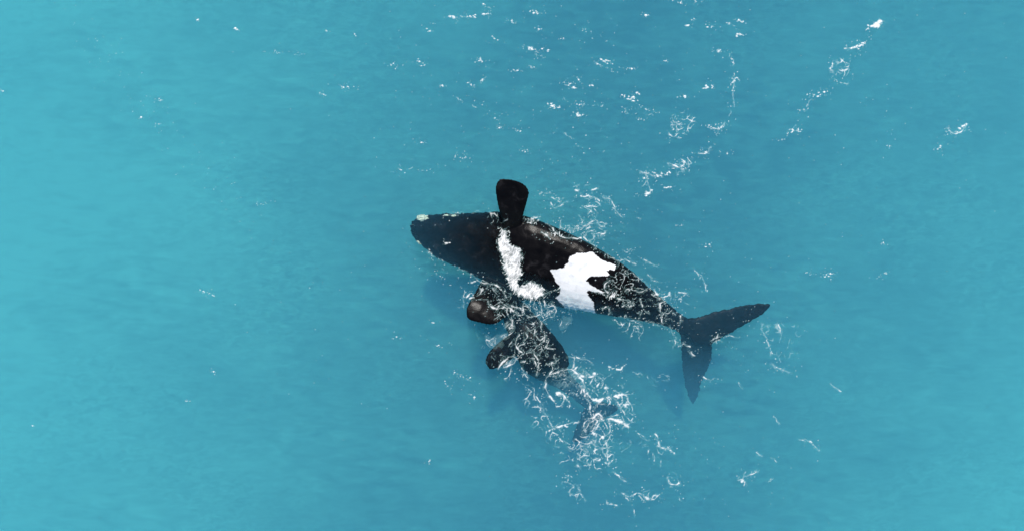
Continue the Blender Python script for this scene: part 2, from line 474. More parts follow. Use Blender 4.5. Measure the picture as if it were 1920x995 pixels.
def win(pts, pad):
    p = np.array(pts, float)
    x0 = int(np.clip(p[:, 0].min() - pad + PAD, 0, RW - 2)); x1 = int(np.clip(p[:, 0].max() + pad + PAD, 1, RW))
    y0 = int(np.clip(p[:, 1].min() - pad + PAD, 0, RH - 2)); y1 = int(np.clip(p[:, 1].max() + pad + PAD, 1, RH))
    return slice(y0, max(y1, y0 + 1)), slice(x0, max(x1, x0 + 1))

def dist_line(x, y, p):
    d = np.full(x.shape, 1e9, np.float32)
    for (ax, ay), (bx, by) in zip(p[:-1], p[1:]):
        ex, ey = bx - ax, by - ay
        tt = np.clip(((x - ax) * ex + (y - ay) * ey) / (ex * ex + ey * ey + 1e-9), 0, 1)
        d = np.minimum(d, np.hypot(x - ax - tt * ex, y - ay - tt * ey))
    return d

def add(sl, v):
    F[sl] = np.maximum(F[sl], v)

def line(pts, w=1.3, a=1.0, brk=0.75, warp=0.6, sparse=False):
    """a wriggling filament, for foam and for painted glints"""
    p = smooth_line(pts)
    sl = win(p, w * 2 + 12)
    if sparse:      # painted glint trail, only here and there along the crest of a wavelet
        a = a * sstep(0.55, 0.9, GAP[sl]) * sstep(0.3, 0.8, BREAK[sl])
    d = dist_line(xx[sl] + warp * WXA[sl], yy[sl] + warp * WYA[sl], p)
    d0 = w * (0.28 + 0.80 * BREAK[sl]) * 0.80
    d2 = dist_line(xx[sl] + 0.8 * warp * WYA[sl] - 0.22 * WXB[sl], yy[sl] + 0.8 * warp * WXA[sl] + 0.22 * WYB[sl], p)
    add(sl, 0.6 * a * np.clip(1.1 - d2 / (0.55 * d0 + 0.25), 0, 1) * (1.1 - BREAK[sl]))
    d0 = d0 * (0.75 + 0.5 * GAP[sl])
    add(sl, 0.85 * a * (0.45 + 0.55 * GAP[sl]) * np.clip(1.15 - d / d0, 0, 1) * (1 - brk + brk * BREAK[sl]))
    add(sl, 0.30 * a * np.exp(-d / (1.6 + 1.3 * w)) * (0.25 + 0.75 * FIB[sl]) * (0.3 + 0.7 * BREAK[sl]))
    # stray droplets along it
    speck_line(p, int(len(p) * 0.8), 5 + 2 * w)

def speck_line(p, n, spread):
    for _ in range(n):
        q = p[random.randrange(len(p))]
        dot(q[0] + random.gauss(0, spread), q[1] + random.gauss(0, spread), random.uniform(0.35, 0.8), random.uniform(0.3, 0.9))

def dot(x, y, r, a, el=1.0, ang=0.0):
    x0, y0 = int(x + PAD - r * 2.5 - 2), int(y + PAD - r * 2.5 - 2)
    x1, y1 = int(x + PAD + r * 2.5 + 3), int(y + PAD + r * 2.5 + 3)
    if x0 < 0 or y0 < 0 or x1 >= RW or y1 >= RH:
        return
    sl = (slice(y0, y1), slice(x0, x1))
    dx, dy = xx[sl] - x, yy[sl] - y
    if ang:
        c, s = math.cos(ang), math.sin(ang)
        dx, dy = dx * c + dy * s, dy * c - dx * s
    q = np.sqrt((dx / el) ** 2 + (dy * (el ** 0.5)) ** 2)
    if r > 1.2:
        q = q + 0.35 * r * noise(xx[sl] / 2.6, yy[sl] / 2.6, 51)
    add(sl, a * np.clip(1.6 - q / r, 0, 1))

def lace(poly, a=0.9, amt=0.5, soft=10, seed=0, fine=False):
    """an area covered with a broken net of foam"""
    poly = np.array(poly, float)
    sl = win(poly, 24)
    s = sdf_poly(xx[sl] + WXB[sl] * 0.5, yy[sl] + WYB[sl] * 0.5, poly)
    k = sstep(-soft * 0.4, soft, s)
    g = sstep(0.40 - amt * 0.5, 0.75 - amt * 0.5, 0.5 + 1.2 * noise(xx[sl] / 16, yy[sl] / 16, 60 + seed) + 0.3 * noise(xx[sl] / 6, yy[sl] / 6, 61 + seed))
    add(sl, 0.85 * a * k * g * (LACE2 if fine else LACE)[sl] * (0.12 + 0.88 * BREAK[sl]))
    add(sl, 0.035 * a * amt * k * g)
    x0, y0 = poly.min(0); x1, y1 = poly.max(0)
    n = int((x1 - x0) * (y1 - y0) / 260 * amt * 2)
    for _ in range(n):
        qx, qy = random.uniform(x0 - 6, x1 + 6), random.uniform(y0 - 6, y1 + 6)
        if CLUMP[int(np.clip(qy + PAD, 0, RH - 1)), int(np.clip(qx + PAD, 0, RW - 1))] > 0.12:
            dot(qx, qy, random.uniform(0.35, 0.7), random.uniform(0.25, 0.8))

def solid(poly, a=1.0, lo=0.25):
    """dense churned foam with hairy edges"""
    poly = np.array(poly, float)
    sl = win(poly, 20)
    s = sdf_poly(xx[sl] + WXA[sl] * 0.75, yy[sl] + WYA[sl] * 0.75, poly)
    k = sstep(-2.5, 4.0, s + 7.0 * (FIB[sl] - 0.55) * sstep(9, -3, s) + 2 * (HAIR[sl] - 0.5))
    tex = np.clip(lo + (1 - lo) * (0.02 + 0.40 * sstep(2, 10, s) * BIG[sl] + FIB[sl] * (0.65 + 0.75 * BIG[sl])), 0, 1)
    add(sl, a * k * tex)

def cloud(cx, cy, rx, ry, a):
    """fine bubbles seen as a pale bloom"""
    sl = win([(cx - rx * 1.6, cy - ry * 1.6), (cx + rx * 1.6, cy + ry * 1.6)], 4)
    q = np.hypot((xx[sl] + WXA[sl] - cx) / rx, (yy[sl] + WYA[sl] - cy) / ry)
    k = sstep(1.3, 0.1, q)
    add(sl, a * k * (0.12 + 0.75 * np.maximum(FIB[sl] * BREAK[sl], LACE2[sl])))

def blob(cx, cy, rx, ry, a=1.0):
    sl = win([(cx - rx * 2, cy - ry * 2), (cx + rx * 2, cy + ry * 2)], 6)
    q = np.hypot((xx[sl] + 0.9 * WXA[sl] - cx) / rx, (yy[sl] + 0.9 * WYA[sl] - cy) / ry) - 0.5 * (FIB[sl] - 0.6)
    add(sl, a * np.clip((1.25 - q) * 1.5, 0, 1) * (0.6 + 0.4 * FINE[sl]))

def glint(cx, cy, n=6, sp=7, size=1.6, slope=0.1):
    """a knot of white flecks painted as sun glints on a wavelet"""
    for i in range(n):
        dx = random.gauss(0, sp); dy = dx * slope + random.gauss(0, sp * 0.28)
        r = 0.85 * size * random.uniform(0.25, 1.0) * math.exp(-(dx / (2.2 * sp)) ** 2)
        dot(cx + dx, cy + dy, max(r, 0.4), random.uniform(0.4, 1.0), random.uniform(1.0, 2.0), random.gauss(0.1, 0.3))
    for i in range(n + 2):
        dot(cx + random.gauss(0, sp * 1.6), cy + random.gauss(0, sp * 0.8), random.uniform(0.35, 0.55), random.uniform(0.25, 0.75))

# --- water running off the chest
solid([(937, 428), (950, 428), (955, 445), (957, 458), (965, 462), (975, 466), (981, 480), (981, 490), (976, 495), (981, 505), (980, 514), (973, 521), (971, 530), (975, 537), (984, 531), (992, 527), (1003, 527), (1010, 536), (1020, 543), (1025, 550), (1020, 556), (1005, 560), (990, 562), (978, 558), (965, 548), (955, 540), (950, 525), (945, 512), (941, 500), (942, 490), (938, 475), (933, 465), (932, 452), (937, 445)], 1.0, 0.36)
line([(1022, 549), (1035, 546), (1049, 541)], 1.3, 0.8)
lace([(938, 405), (956, 412), (952, 432), (936, 430)], 0.7, 0.7, 4, 1)
lace([(905, 400), (935, 393), (938, 412), (925, 425), (912, 412)], 0.8, 0.75, 5, 2)
for q in [((1003, 560), (1001, 575), (1010, 585), (1024, 590)), ((1020, 563), (1025, 578), (1034, 584)), ((1034, 566), (1043, 579), (1038, 592), (1022, 598), (1014, 608), (1017, 624)),
          ((985, 562), (980, 580), (990, 592), (1008, 590)), ((995, 562), (993, 578)), ((1012, 562), (1015, 575), (1012, 588))]:
    line(q, 1.2, 0.9)
lace([(945, 560), (1000, 562), (1046, 570), (1042, 596), (1015, 612), (975, 610), (948, 590)], 0.9, 0.75, 8, 3, True)
lace([(1052, 572), (1068, 584), (1073, 605), (1066, 627), (1054, 622), (1047, 605), (1051, 590)], 0.9, 0.95, 5, 4, True)
# --- over the flipper that lies in the water
lace([(888, 540), (930, 532), (955, 545), (978, 580), (962, 608), (938, 592), (915, 575), (896, 560)], 0.8, 0.7, 7, 5, True)
for q, w in [(((913, 563), (921, 573), (934, 578), (946, 577)), 2.0), (((906, 533), (925, 533), (938, 541), (949, 556)), 1.2), (((883, 530), (893, 525), (905, 532)), 1.0),
             (((876, 556), (884, 549), (887, 556), (880, 560)), 1.6), (((935, 560), (946, 572), (962, 580), (972, 590)), 1.2), (((948, 568), (962, 574), (975, 578)), 1.0),
             (((928, 598), (933, 592), (934, 588)), 1.1), (((958, 580), (961, 596), (958, 608)), 1.2), (((872, 545), (868, 560), (870, 575)), 0.7)]:
    line(q, w, 0.95)
cloud(955, 611, 9, 10, 0.9); blob(954, 612, 2.0, 2.6, .8)
cloud(945, 630, 12, 6, 0.8); cloud(925, 641, 15, 6, 0.75)
lace([(905, 628), (930, 630), (958, 618), (962, 628), (945, 642), (915, 652)], 0.9, 0.9, 5, 6)
lace([(892, 620), (915, 625), (920, 650), (898, 655)], 0.7, 0.6, 7, 7)
# --- over the calf
for q, w in [(((1023, 630), (1012, 644), (1001, 654), (991, 661)), 1.9), (((1000, 653), (1003, 665), (1010, 676), (1008, 690), (1006, 704)), 1.6), (((1001, 672), (1005, 684), (1007, 700)), 1.5),
             (((1004, 616), (1003, 628), (1011, 635), (1021, 630), (1020, 620)), 1.4), (((1028, 637), (1024, 649), (1029, 653), (1040, 654)), 1.2), (((1050, 671), (1040, 678), (1034, 682), (1037, 690), (1030, 706)), 1.5),
             (((972, 624), (970, 637), (966, 646), (974, 654), (982, 661), (973, 668), (966, 672)), 1.5), (((935, 689), (944, 677), (955, 668), (966, 671), (960, 683), (947, 687)), 2.0),
             (((976, 678), (984, 677)), 1.2), (((985, 622), (990, 632), (982, 640)), 1.0), (((1018, 656), (1012, 664)), 1.0), (((960, 690), (955, 702), (948, 712)), 0.9), (((978, 684), (982, 698), (988, 706)), 0.9),
             (((986, 560 + 50), (994, 618), (1003, 612)), 1.2)]:
    line(q, w, 0.95)
cloud(955, 680, 13, 8, 0.7)
lace([(915, 645), (950, 632), (985, 612), (1000, 640), (985, 670), (940, 690), (912, 690)], 0.6, 0.3, 8, 8)
lace([(985, 615), (1030, 630), (1055, 665), (1048, 705), (1005, 705), (985, 660)], 0.6, 0.2, 8, 9)
def milk(cx, cy, rx, ry, a):
    # aerated water just under the surface: a smooth pale veil
    sl = win([(cx - rx * 2, cy - ry * 2), (cx + rx * 2, cy + ry * 2)], 4)
    q = np.hypot((xx[sl] + 1.5 * WXB[sl] - cx) / rx, (yy[sl] + 1.5 * WYB[sl] - cy) / ry)
    add(sl, a * sstep(1.5, 0.0, q) * (0.75 + 0.5 * noise(xx[sl] / 9, yy[sl] / 9, 80)))
milk(1072, 712, 30, 22, 0.10); milk(1098, 775, 26, 34, 0.07); milk(928, 638, 26, 14, 0.16); milk(1110, 835, 34, 30, 0.10); milk(1010, 585, 30, 20, 0.12); milk(1060, 600, 14, 26, 0.14); milk(1010, 770, 24, 40, 0.06); milk(1110, 415, 28, 30, 0.09); milk(1180, 615, 34, 18, 0.10); milk(950, 678, 14, 10, 0.16)
# --- wake over the calf's tail
cloud(1060, 712, 34, 24, 0.26); cloud(1085, 700, 18, 12, 0.45); cloud(1104, 800, 22, 28, 0.25)
for q, w in [(((1040, 752), (1030, 742), (1023, 730), (1022, 717), (1028, 706), (1045, 696)), 2.2), (((1045, 699), (1056, 692), (1070, 690), (1076, 680), (1078, 672), (1069, 667)), 2.6),
             (((1070, 690), (1083, 699), (1095, 704), (1110, 704), (1114, 698), (1116, 712)), 2.4), (((1085, 705), (1094, 718), (1097, 733), (1100, 745), (1106, 757), (1106, 772)), 2.6),
             (((1055, 737), (1064, 750), (1069, 760)), 1.8), (((1059, 745), (1051, 757), (1042, 760)), 1.3), (((1068, 738), (1077, 736), (1083, 742)), 1.5), (((1085, 722), (1092, 728), (1088, 738)), 1.5),
             (((1100, 735), (1107, 745), (1114, 750), (1126, 748), (1133, 744)), 2.6), (((1115, 750), (1125, 756), (1133, 757)), 1.6), (((1140, 745), (1150, 744), (1158, 741), (1168, 736), (1180, 740)), 2.2),
             (((1138, 728), (1142, 742), (1146, 748)), 0.9), (((1106, 765), (1108, 778), (1112, 782), (1122, 776), (1130, 783)), 2.8), (((1092, 798), (1097, 788), (1110, 782), (1114, 790), (1108, 800)), 2.2),
             (((1113, 775), (1119, 786), (1117, 798), (1110, 806)), 1.3), (((1118, 775), (1124, 786), (1121, 798), (1114, 808)), 1.3), (((1138, 784), (1143, 795), (1143, 808), (1136, 816)), 1.6),
             (((1140, 784), (1152, 787), (1163, 792), (1177, 797)), 4.2), (((1065, 838), (1082, 843), (1092, 836), (1102, 838), (1108, 828), (1116, 824), (1118, 812)), 2.6), (((1122, 826), (1131, 820), (1137, 816)), 2.6),
             (((1096, 842), (1105, 850), (1098, 858)), 1.4), (((1082, 848), (1088, 858)), 1.4), (((1137, 825), (1139, 845), (1139, 862)), 1.2), (((1112, 860), (1120, 862), (1126, 858)), 1.8), (((1136, 868), (1145, 866), (1152, 860)), 1.5),
             (((1100, 875), (1106, 870), (1108, 862)), 1.6), (((1084, 870), (1088, 876)), 1.6), (((1030, 806), (1042, 802), (1055, 797), (1062, 795), (1085, 790)), 1.7), (((1005, 744), (1015, 760), (1024, 778), (1034, 798)), 1.1),
             (((1048, 820), (1058, 828), (1070, 832)), 1.3), (((1158, 752), (1168, 770), (1190, 775)), 0.9), (((1160, 765), (1170, 760), (1182, 758)), 1.8), (((1080, 668), (1098, 673), (1110, 680)), 1.2),
             (((1140, 688), (1150, 690), (1163, 690), (1172, 684)), 1.6), (((1122, 706), (1131, 712), (1129, 725)), 0.8), (((1112, 705), (1105, 720)), 1.0)]:
    line(q, w, 0.97)
blob(1049, 740, 6.5, 4.5); blob(1121, 723, 4, 2.4, .8); blob(1134, 727, 2.4, 2.6, .8); blob(1030, 806, 3.5, 2, .9); blob(1062, 796, 4, 2.2, .9); blob(1131, 821, 4.5, 3.5); blob(1172, 761, 5.5, 3.2, .7); blob(1155, 743, 5.0, 2.4)
blob(1120, 750, 7, 2.6, .95); blob(1079, 690, 6, 3.4, .9); blob(1090, 703, 6, 3, .9); blob(1112, 812, 4, 3.4, .8); blob(1155, 788, 12, 3.0, .55)
lace([(1030, 700), (1075, 685), (1100, 715), (1098, 748), (1070, 742), (1040, 735)], 0.6, 0.6, 6, 10, True)
lace([(1075, 822), (1092, 795), (1110, 780), (1140, 780), (1152, 812), (1148, 872), (1115, 885), (1085, 860), (1062, 840)], 0.97, 0.85, 8, 11)
lace([(972, 690), (1000, 705), (1012, 740), (1035, 785), (1060, 800), (1048, 835), (1012, 825), (985, 780), (975, 740)], 0.85, 0.55, 12, 12)
lace([(1085, 700), (1130, 690), (1190, 735), (1195, 790), (1150, 815), (1110, 770)], 0.85, 0.6, 10, 13)
lace([(1035, 830), (1070, 845), (1110, 880), (1085, 885), (1045, 870)], 0.8, 0.5, 8, 14)
lace([(1180, 695), (1215, 700), (1250, 722), (1235, 728), (1200, 715)], 0.75, 0.6, 7, 15)
lace([(1150, 815), (1200, 820), (1228, 845), (1215, 870), (1160, 850)], 0.5, 0.3, 10, 16)
# --- drifting lines further down
for q, w in [(((1228, 812), (1234, 828), (1240, 838), (1254, 840), (1263, 850)), 1.6), (((1225, 848), (1226, 864)), 1.5), (((1217, 842), (1215, 850)), 1.2), (((1150, 884), (1162, 893), (1174, 902)), 1.3), (((1060, 896), (1063, 890), (1065, 896), (1060, 904)), 1.1),
             (((1066, 922), (1078, 927), (1088, 926), (1096, 936)), 1.3), (((1084, 910), (1088, 922)), 1.1), (((1165, 923), (1180, 930), (1196, 925), (1206, 928), (1214, 934), (1228, 935), (1238, 926)), 1.7), (((1137, 936), (1141, 944), (1156, 946)), 1.0),
             (((1173, 932), (1182, 937)), 1.0), (((1250, 892), (1255, 904), (1263, 908), (1274, 905)), 1.4), (((1390, 903), (1398, 895), (1410, 889), (1420, 884)), 1.4), (((1275, 930), (1274, 936)), 1.0), (((1188, 952), (1190, 966)), 0.8),
             (((1440, 902), (1450, 896)), 0.9), (((1418, 847), (1430, 856)), 0.9), (((1240, 862), (1238, 873)), .8), (((1195, 812), (1218, 825)), .8)]:
    line(q, w, 0.9)
blob(1213, 931, 6, 2.6, .7); blob(1256, 841, 3, 2, .8); blob(1273, 905, 2.6, 1.8, .9)
lace([(1050, 900), (1085, 905), (1105, 930), (1095, 942), (1065, 930)], 0.75, 0.6, 7, 17)
lace([(1380, 890), (1420, 878), (1425, 890), (1395, 915), (1380, 912)], 0.75, 0.6, 6, 18)
lace([(1160, 918), (1240, 918), (1240, 940), (1170, 938)], 0.7, 0.5, 7, 19)
lace([(1245, 880), (1300, 890), (1305, 905), (1255, 912)], 0.5, 0.3, 7, 20)
lace([(1225, 820), (1265, 835), (1268, 862), (1230, 865)], 0.5, 0.4, 7, 21)
# --- along the upper flank
solid([(981, 410), (998, 410), (1012, 415), (1010, 420), (990, 419)], 0.9, 0.2)
solid([(1032, 436), (1046, 436), (1054, 443), (1050, 447), (1038, 443)], 0.9, 0.2)
solid([(1063, 434), (1076, 433), (1077, 437), (1066, 438)], 0.8, 0.2)
for q, w in [(((1025, 419), (1033, 424), (1038, 432)), 1.4), (((1000, 408), (1012, 407)), 1.6), (((1050, 414), (1052, 425), (1056, 428), (1050, 429), (1052, 422)), 1.2), (((1055, 444), (1072, 445), (1090, 446)), 1.5), (((1096, 446), (1102, 436), (1114, 435)), 1.6),
             (((1098, 447), (1106, 454), (1113, 460), (1118, 468)), 1.9), (((1066, 428), (1078, 430), (1090, 428), (1098, 422)), 1.3), (((1088, 366), (1095, 370), (1104, 365)), 1.2), (((1105, 366), (1115, 371), (1124, 376)), 1.3), (((1131, 369), (1145, 376), (1151, 385), (1155, 396)), 1.4),
             (((1147, 388), (1155, 394), (1166, 408)), 1.0), (((1095, 388), (1108, 396), (1114, 408), (1122, 418), (1128, 427), (1136, 420)), 1.3), (((1098, 386), (1110, 388), (1124, 386)), 0.9), (((1090, 430), (1100, 420), (1112, 414)), 0.9), (((1110, 438), (1114, 450), (1110, 458)), 1.1),
             (((1014, 362), (1022, 362), (1033, 362)), 0.9), (((1034, 370), (1046, 374), (1056, 372)), 1.0), (((1077, 349), (1086, 347)), 1.2), (((1098, 348), (1104, 348)), 1.3), (((1080, 358), (1086, 357)), 1.6), (((1108, 356), (1120, 354)), 1.8), (((1086, 404), (1092, 412)), .7),
             (((1170, 470), (1176, 473), (1184, 466)), .9), (((1194, 406), (1204, 412)), 1.0), (((1205, 485), (1216, 492), (1230, 498)), .9), (((1030, 380), (1040, 390), (1052, 385), (1062, 380)), .7)]:
    line(q, w, 0.9)
line([(1016, 436), (1024, 441), (1031, 447)], 2.6, 0.9, 0.5, 0.2)  # painted highlight on the wet flank, drawn as a white streak
solid([(1123, 440), (1134, 437), (1136, 444), (1128, 447)], 0.7, 0.1)
lace([(1000, 412), (1050, 425), (1100, 440), (1135, 430), (1120, 400), (1140, 372), (1095, 365), (1100, 400), (1060, 425)], 0.85, 0.55, 7, 22)
lace([(1090, 410), (1140, 412), (1138, 448), (1100, 452)], 0.9, 0.8, 6, 23)
lace([(1120, 465), (1150, 480), (1160, 500), (1145, 500)], 0.45, 0.5, 5, 24)
# --- where the belly dips under again
lace([(1158, 488), (1176, 490), (1192, 512), (1208, 532), (1198, 548), (1168, 556), (1146, 548), (1137, 538), (1146, 515), (1152, 500)], 0.85, 0.9, 5, 25, True)
lace([(1150, 500), (1172, 505), (1175, 540), (1142, 548), (1139, 530)], 0.9, 1.0, 3, 26, True)
solid([(1130, 551), (1144, 551), (1156, 545), (1160, 550), (1148, 557), (1134, 556)], 0.95, 0.3)
for q, w in [(((1112, 547), (1124, 548), (1134, 553)), 1.6), (((1143, 525), (1136, 533), (1136, 544), (1141, 549)), 1.5), (((1171, 546), (1180, 542), (1192, 545), (1203, 547), (1214, 540)), 1.8), (((1160, 488), (1170, 486), (1180, 492)), 1.2), (((1162, 510), (1172, 514), (1184, 512)), 1.0),
             (((1158, 558), (1168, 562), (1180, 562), (1183, 574)), 1.5), (((1165, 572), (1176, 570), (1182, 562)), 1.2), (((1200, 560), (1203, 572), (1204, 582), (1198, 592)), 1.5), (((1238, 568), (1239, 590), (1243, 604)), 1.8), (((1228, 570), (1240, 567), (1248, 566)), 1.2), (((1240, 588), (1252, 588), (1260, 580)), 1.5),
             (((1128, 578), (1140, 576), (1142, 588)), 1.3), (((1226, 542), (1230, 550), (1236, 546)), 1.6), (((1238, 556), (1250, 555), (1256, 548)), 1.4), (((1272, 548), (1284, 549), (1293, 555)), 1.3), (((1268, 607), (1274, 608), (1276, 590)), 0.9), (((1185, 492), (1190, 494)), 1.8), (((1215, 515), (1222, 522)), .8),
             (((1302, 505), (1312, 517), (1320, 528), (1325, 545)), 1.0), (((1222, 525), (1240, 530)), .7)]:
    line(q, w, 0.93)
blob(1228, 548, 2.6, 3.4, .7); blob(1255, 551, 2.5, 4, .6)
lace([(1152, 555), (1195, 552), (1195, 580), (1165, 582)], 0.75, 0.6, 6, 27, True)
lace([(1195, 545), (1235, 555), (1265, 585), (1270, 605), (1230, 600), (1195, 590)], 0.5, 0.3, 7, 28, True)
lace([(1142, 592), (1190, 596), (1218, 602), (1215, 625), (1200, 640), (1180, 632), (1155, 615)], 0.9, 0.75, 6, 29, True)
lace([(1225, 540), (1262, 545), (1290, 560), (1295, 575), (1262, 575), (1235, 560)], 0.7, 0.5, 7, 30)
lace([(1050, 545), (1112, 555), (1108, 578), (1070, 585), (1050, 570)], 0.35, 0.8, 5, 31)
# --- thin wash lapping over the edges of the body
for q in [((858, 503), (872, 508), (884, 516), (896, 520)), ((800, 470), (815, 482), (830, 490)), ((1195, 515), (1206, 526), (1216, 538)), ((1222, 548), (1236, 560), (1250, 570)), ((1160, 594), (1180, 597), (1200, 601)), ((1215, 604), (1232, 607), (1248, 613)),
          ((836, 400), (852, 402), (868, 400)), ((884, 400), (900, 397)), ((1130, 474), (1146, 482), (1160, 492)), ((1252, 578), (1262, 584), (1272, 592)), ((905, 526), (922, 538), (936, 548))]:
    line(q, 1.0, 0.55, 0.9, 0.9)
lace([(1120, 462), (1160, 484), (1215, 535), (1225, 550), (1200, 530), (1160, 500), (1130, 480)], 0.5, 0.5, 5, 41, True)
lace([(1140, 585), (1200, 594), (1250, 604), (1262, 616), (1200, 608), (1150, 600)], 0.55, 0.55, 5, 42, True)
# --- near the flukes
for q, w in [(((1281, 643), (1287, 648), (1293, 650)), 1.8), (((1296, 658), (1302, 667)), 2.2), (((1334, 638), (1344, 634), (1354, 630)), 1.5), (((1338, 641), (1350, 638)), 1.0), (((1448, 683), (1456, 689), (1466, 693), (1480, 698)), 2.0), (((1460, 608), (1462, 624)), 1.5), (((1318, 706), (1332, 710), (1338, 707)), 1.5),
             (((1386, 718), (1393, 727)), 0.9), (((1450, 780), (1462, 794)), 1.2), (((1500, 822), (1522, 830), (1536, 846)), 1.2), (((1555, 718), (1575, 733)), 1.2), (((1446, 856), (1456, 866)), 0.9), (((1425, 615), (1440, 640), (1446, 668)), 0.8), (((1360, 630), (1385, 632)), .8), (((1255, 610), (1268, 640), (1262, 650)), .7)]:
    line(q, w, 0.85)
lace([(1255, 615), (1285, 635), (1300, 665), (1285, 668), (1258, 640)], 0.7, 0.5, 6, 32)
lace([(1330, 628), (1352, 622), (1358, 636), (1338, 646)], 0.8, 0.7, 5, 33)
lace([(1420, 600), (1500, 595), (1510, 640), (1500, 680), (1450, 690), (1430, 650)], 0.4, 0.2, 14, 34)
lace([(1225, 690), (1262, 700), (1258, 720), (1232, 712)], 0.5, 0.35, 7, 35)
# --- sun glints painted as white flecks, towards the top right
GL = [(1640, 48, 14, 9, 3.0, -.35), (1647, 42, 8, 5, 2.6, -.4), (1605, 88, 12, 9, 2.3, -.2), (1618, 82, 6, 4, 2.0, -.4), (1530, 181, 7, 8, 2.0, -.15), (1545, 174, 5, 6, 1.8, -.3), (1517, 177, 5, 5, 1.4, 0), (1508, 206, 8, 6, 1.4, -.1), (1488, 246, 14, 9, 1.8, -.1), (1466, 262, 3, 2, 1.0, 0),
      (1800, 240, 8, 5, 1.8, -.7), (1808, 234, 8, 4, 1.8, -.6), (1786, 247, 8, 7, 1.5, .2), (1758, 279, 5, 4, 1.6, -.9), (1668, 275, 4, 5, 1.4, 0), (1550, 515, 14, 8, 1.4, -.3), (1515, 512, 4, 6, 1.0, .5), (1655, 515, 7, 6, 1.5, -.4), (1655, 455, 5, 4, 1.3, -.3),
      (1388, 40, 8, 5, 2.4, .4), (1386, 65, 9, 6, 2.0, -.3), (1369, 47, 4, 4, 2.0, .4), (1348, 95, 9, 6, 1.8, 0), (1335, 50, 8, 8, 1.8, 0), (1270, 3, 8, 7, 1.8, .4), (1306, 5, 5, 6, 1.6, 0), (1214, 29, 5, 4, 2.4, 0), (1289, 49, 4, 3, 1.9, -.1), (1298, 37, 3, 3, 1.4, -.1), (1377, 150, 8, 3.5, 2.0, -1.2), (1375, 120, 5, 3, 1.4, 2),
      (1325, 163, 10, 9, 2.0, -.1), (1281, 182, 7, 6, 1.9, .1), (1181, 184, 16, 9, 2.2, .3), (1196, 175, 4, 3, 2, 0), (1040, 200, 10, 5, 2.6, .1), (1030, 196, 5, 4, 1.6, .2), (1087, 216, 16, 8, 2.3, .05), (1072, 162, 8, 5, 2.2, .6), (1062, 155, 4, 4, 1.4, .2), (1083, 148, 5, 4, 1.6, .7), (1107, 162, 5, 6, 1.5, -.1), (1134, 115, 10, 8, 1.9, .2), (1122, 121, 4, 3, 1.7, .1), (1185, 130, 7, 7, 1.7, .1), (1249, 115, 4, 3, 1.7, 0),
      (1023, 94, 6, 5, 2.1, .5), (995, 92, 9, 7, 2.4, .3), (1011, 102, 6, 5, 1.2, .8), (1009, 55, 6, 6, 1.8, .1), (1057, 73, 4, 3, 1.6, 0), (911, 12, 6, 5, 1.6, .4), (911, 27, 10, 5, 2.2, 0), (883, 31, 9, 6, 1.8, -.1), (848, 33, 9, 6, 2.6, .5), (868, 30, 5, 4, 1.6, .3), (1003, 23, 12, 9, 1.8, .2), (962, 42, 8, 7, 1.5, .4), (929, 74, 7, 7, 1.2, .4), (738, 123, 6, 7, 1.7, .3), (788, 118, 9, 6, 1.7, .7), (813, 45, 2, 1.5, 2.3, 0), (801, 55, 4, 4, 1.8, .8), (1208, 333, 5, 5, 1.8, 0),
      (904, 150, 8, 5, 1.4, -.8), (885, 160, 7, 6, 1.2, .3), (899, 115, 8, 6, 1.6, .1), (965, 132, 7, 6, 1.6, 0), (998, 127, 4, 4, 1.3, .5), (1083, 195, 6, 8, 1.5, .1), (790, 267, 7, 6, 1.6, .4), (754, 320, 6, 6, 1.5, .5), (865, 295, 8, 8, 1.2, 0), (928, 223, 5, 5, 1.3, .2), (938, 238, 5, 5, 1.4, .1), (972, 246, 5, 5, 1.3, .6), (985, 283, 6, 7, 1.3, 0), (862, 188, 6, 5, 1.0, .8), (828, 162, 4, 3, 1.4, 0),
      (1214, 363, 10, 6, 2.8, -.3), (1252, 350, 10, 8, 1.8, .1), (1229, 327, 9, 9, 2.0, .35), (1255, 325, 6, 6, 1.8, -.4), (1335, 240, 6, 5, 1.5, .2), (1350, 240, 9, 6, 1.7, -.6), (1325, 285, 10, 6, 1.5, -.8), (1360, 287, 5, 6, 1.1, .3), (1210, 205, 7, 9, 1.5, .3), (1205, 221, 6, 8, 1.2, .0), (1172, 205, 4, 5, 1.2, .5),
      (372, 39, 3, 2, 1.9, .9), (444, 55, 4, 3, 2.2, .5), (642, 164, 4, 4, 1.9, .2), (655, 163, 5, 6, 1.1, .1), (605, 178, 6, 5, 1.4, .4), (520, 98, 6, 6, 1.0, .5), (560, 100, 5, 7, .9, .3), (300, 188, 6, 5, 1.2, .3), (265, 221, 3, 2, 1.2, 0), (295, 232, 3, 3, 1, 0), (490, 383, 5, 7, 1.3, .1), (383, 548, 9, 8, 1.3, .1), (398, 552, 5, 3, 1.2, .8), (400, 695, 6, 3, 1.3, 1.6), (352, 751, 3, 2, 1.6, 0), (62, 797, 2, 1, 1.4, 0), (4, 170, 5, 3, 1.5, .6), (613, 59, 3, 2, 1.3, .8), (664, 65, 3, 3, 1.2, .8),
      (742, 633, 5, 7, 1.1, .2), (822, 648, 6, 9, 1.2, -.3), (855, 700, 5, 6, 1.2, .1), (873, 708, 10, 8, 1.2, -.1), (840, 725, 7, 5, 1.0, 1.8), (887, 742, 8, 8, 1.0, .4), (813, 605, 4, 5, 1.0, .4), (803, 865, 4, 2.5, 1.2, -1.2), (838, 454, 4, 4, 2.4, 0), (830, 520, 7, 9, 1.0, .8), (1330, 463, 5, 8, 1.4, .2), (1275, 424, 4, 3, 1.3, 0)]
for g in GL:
    glint(*g)
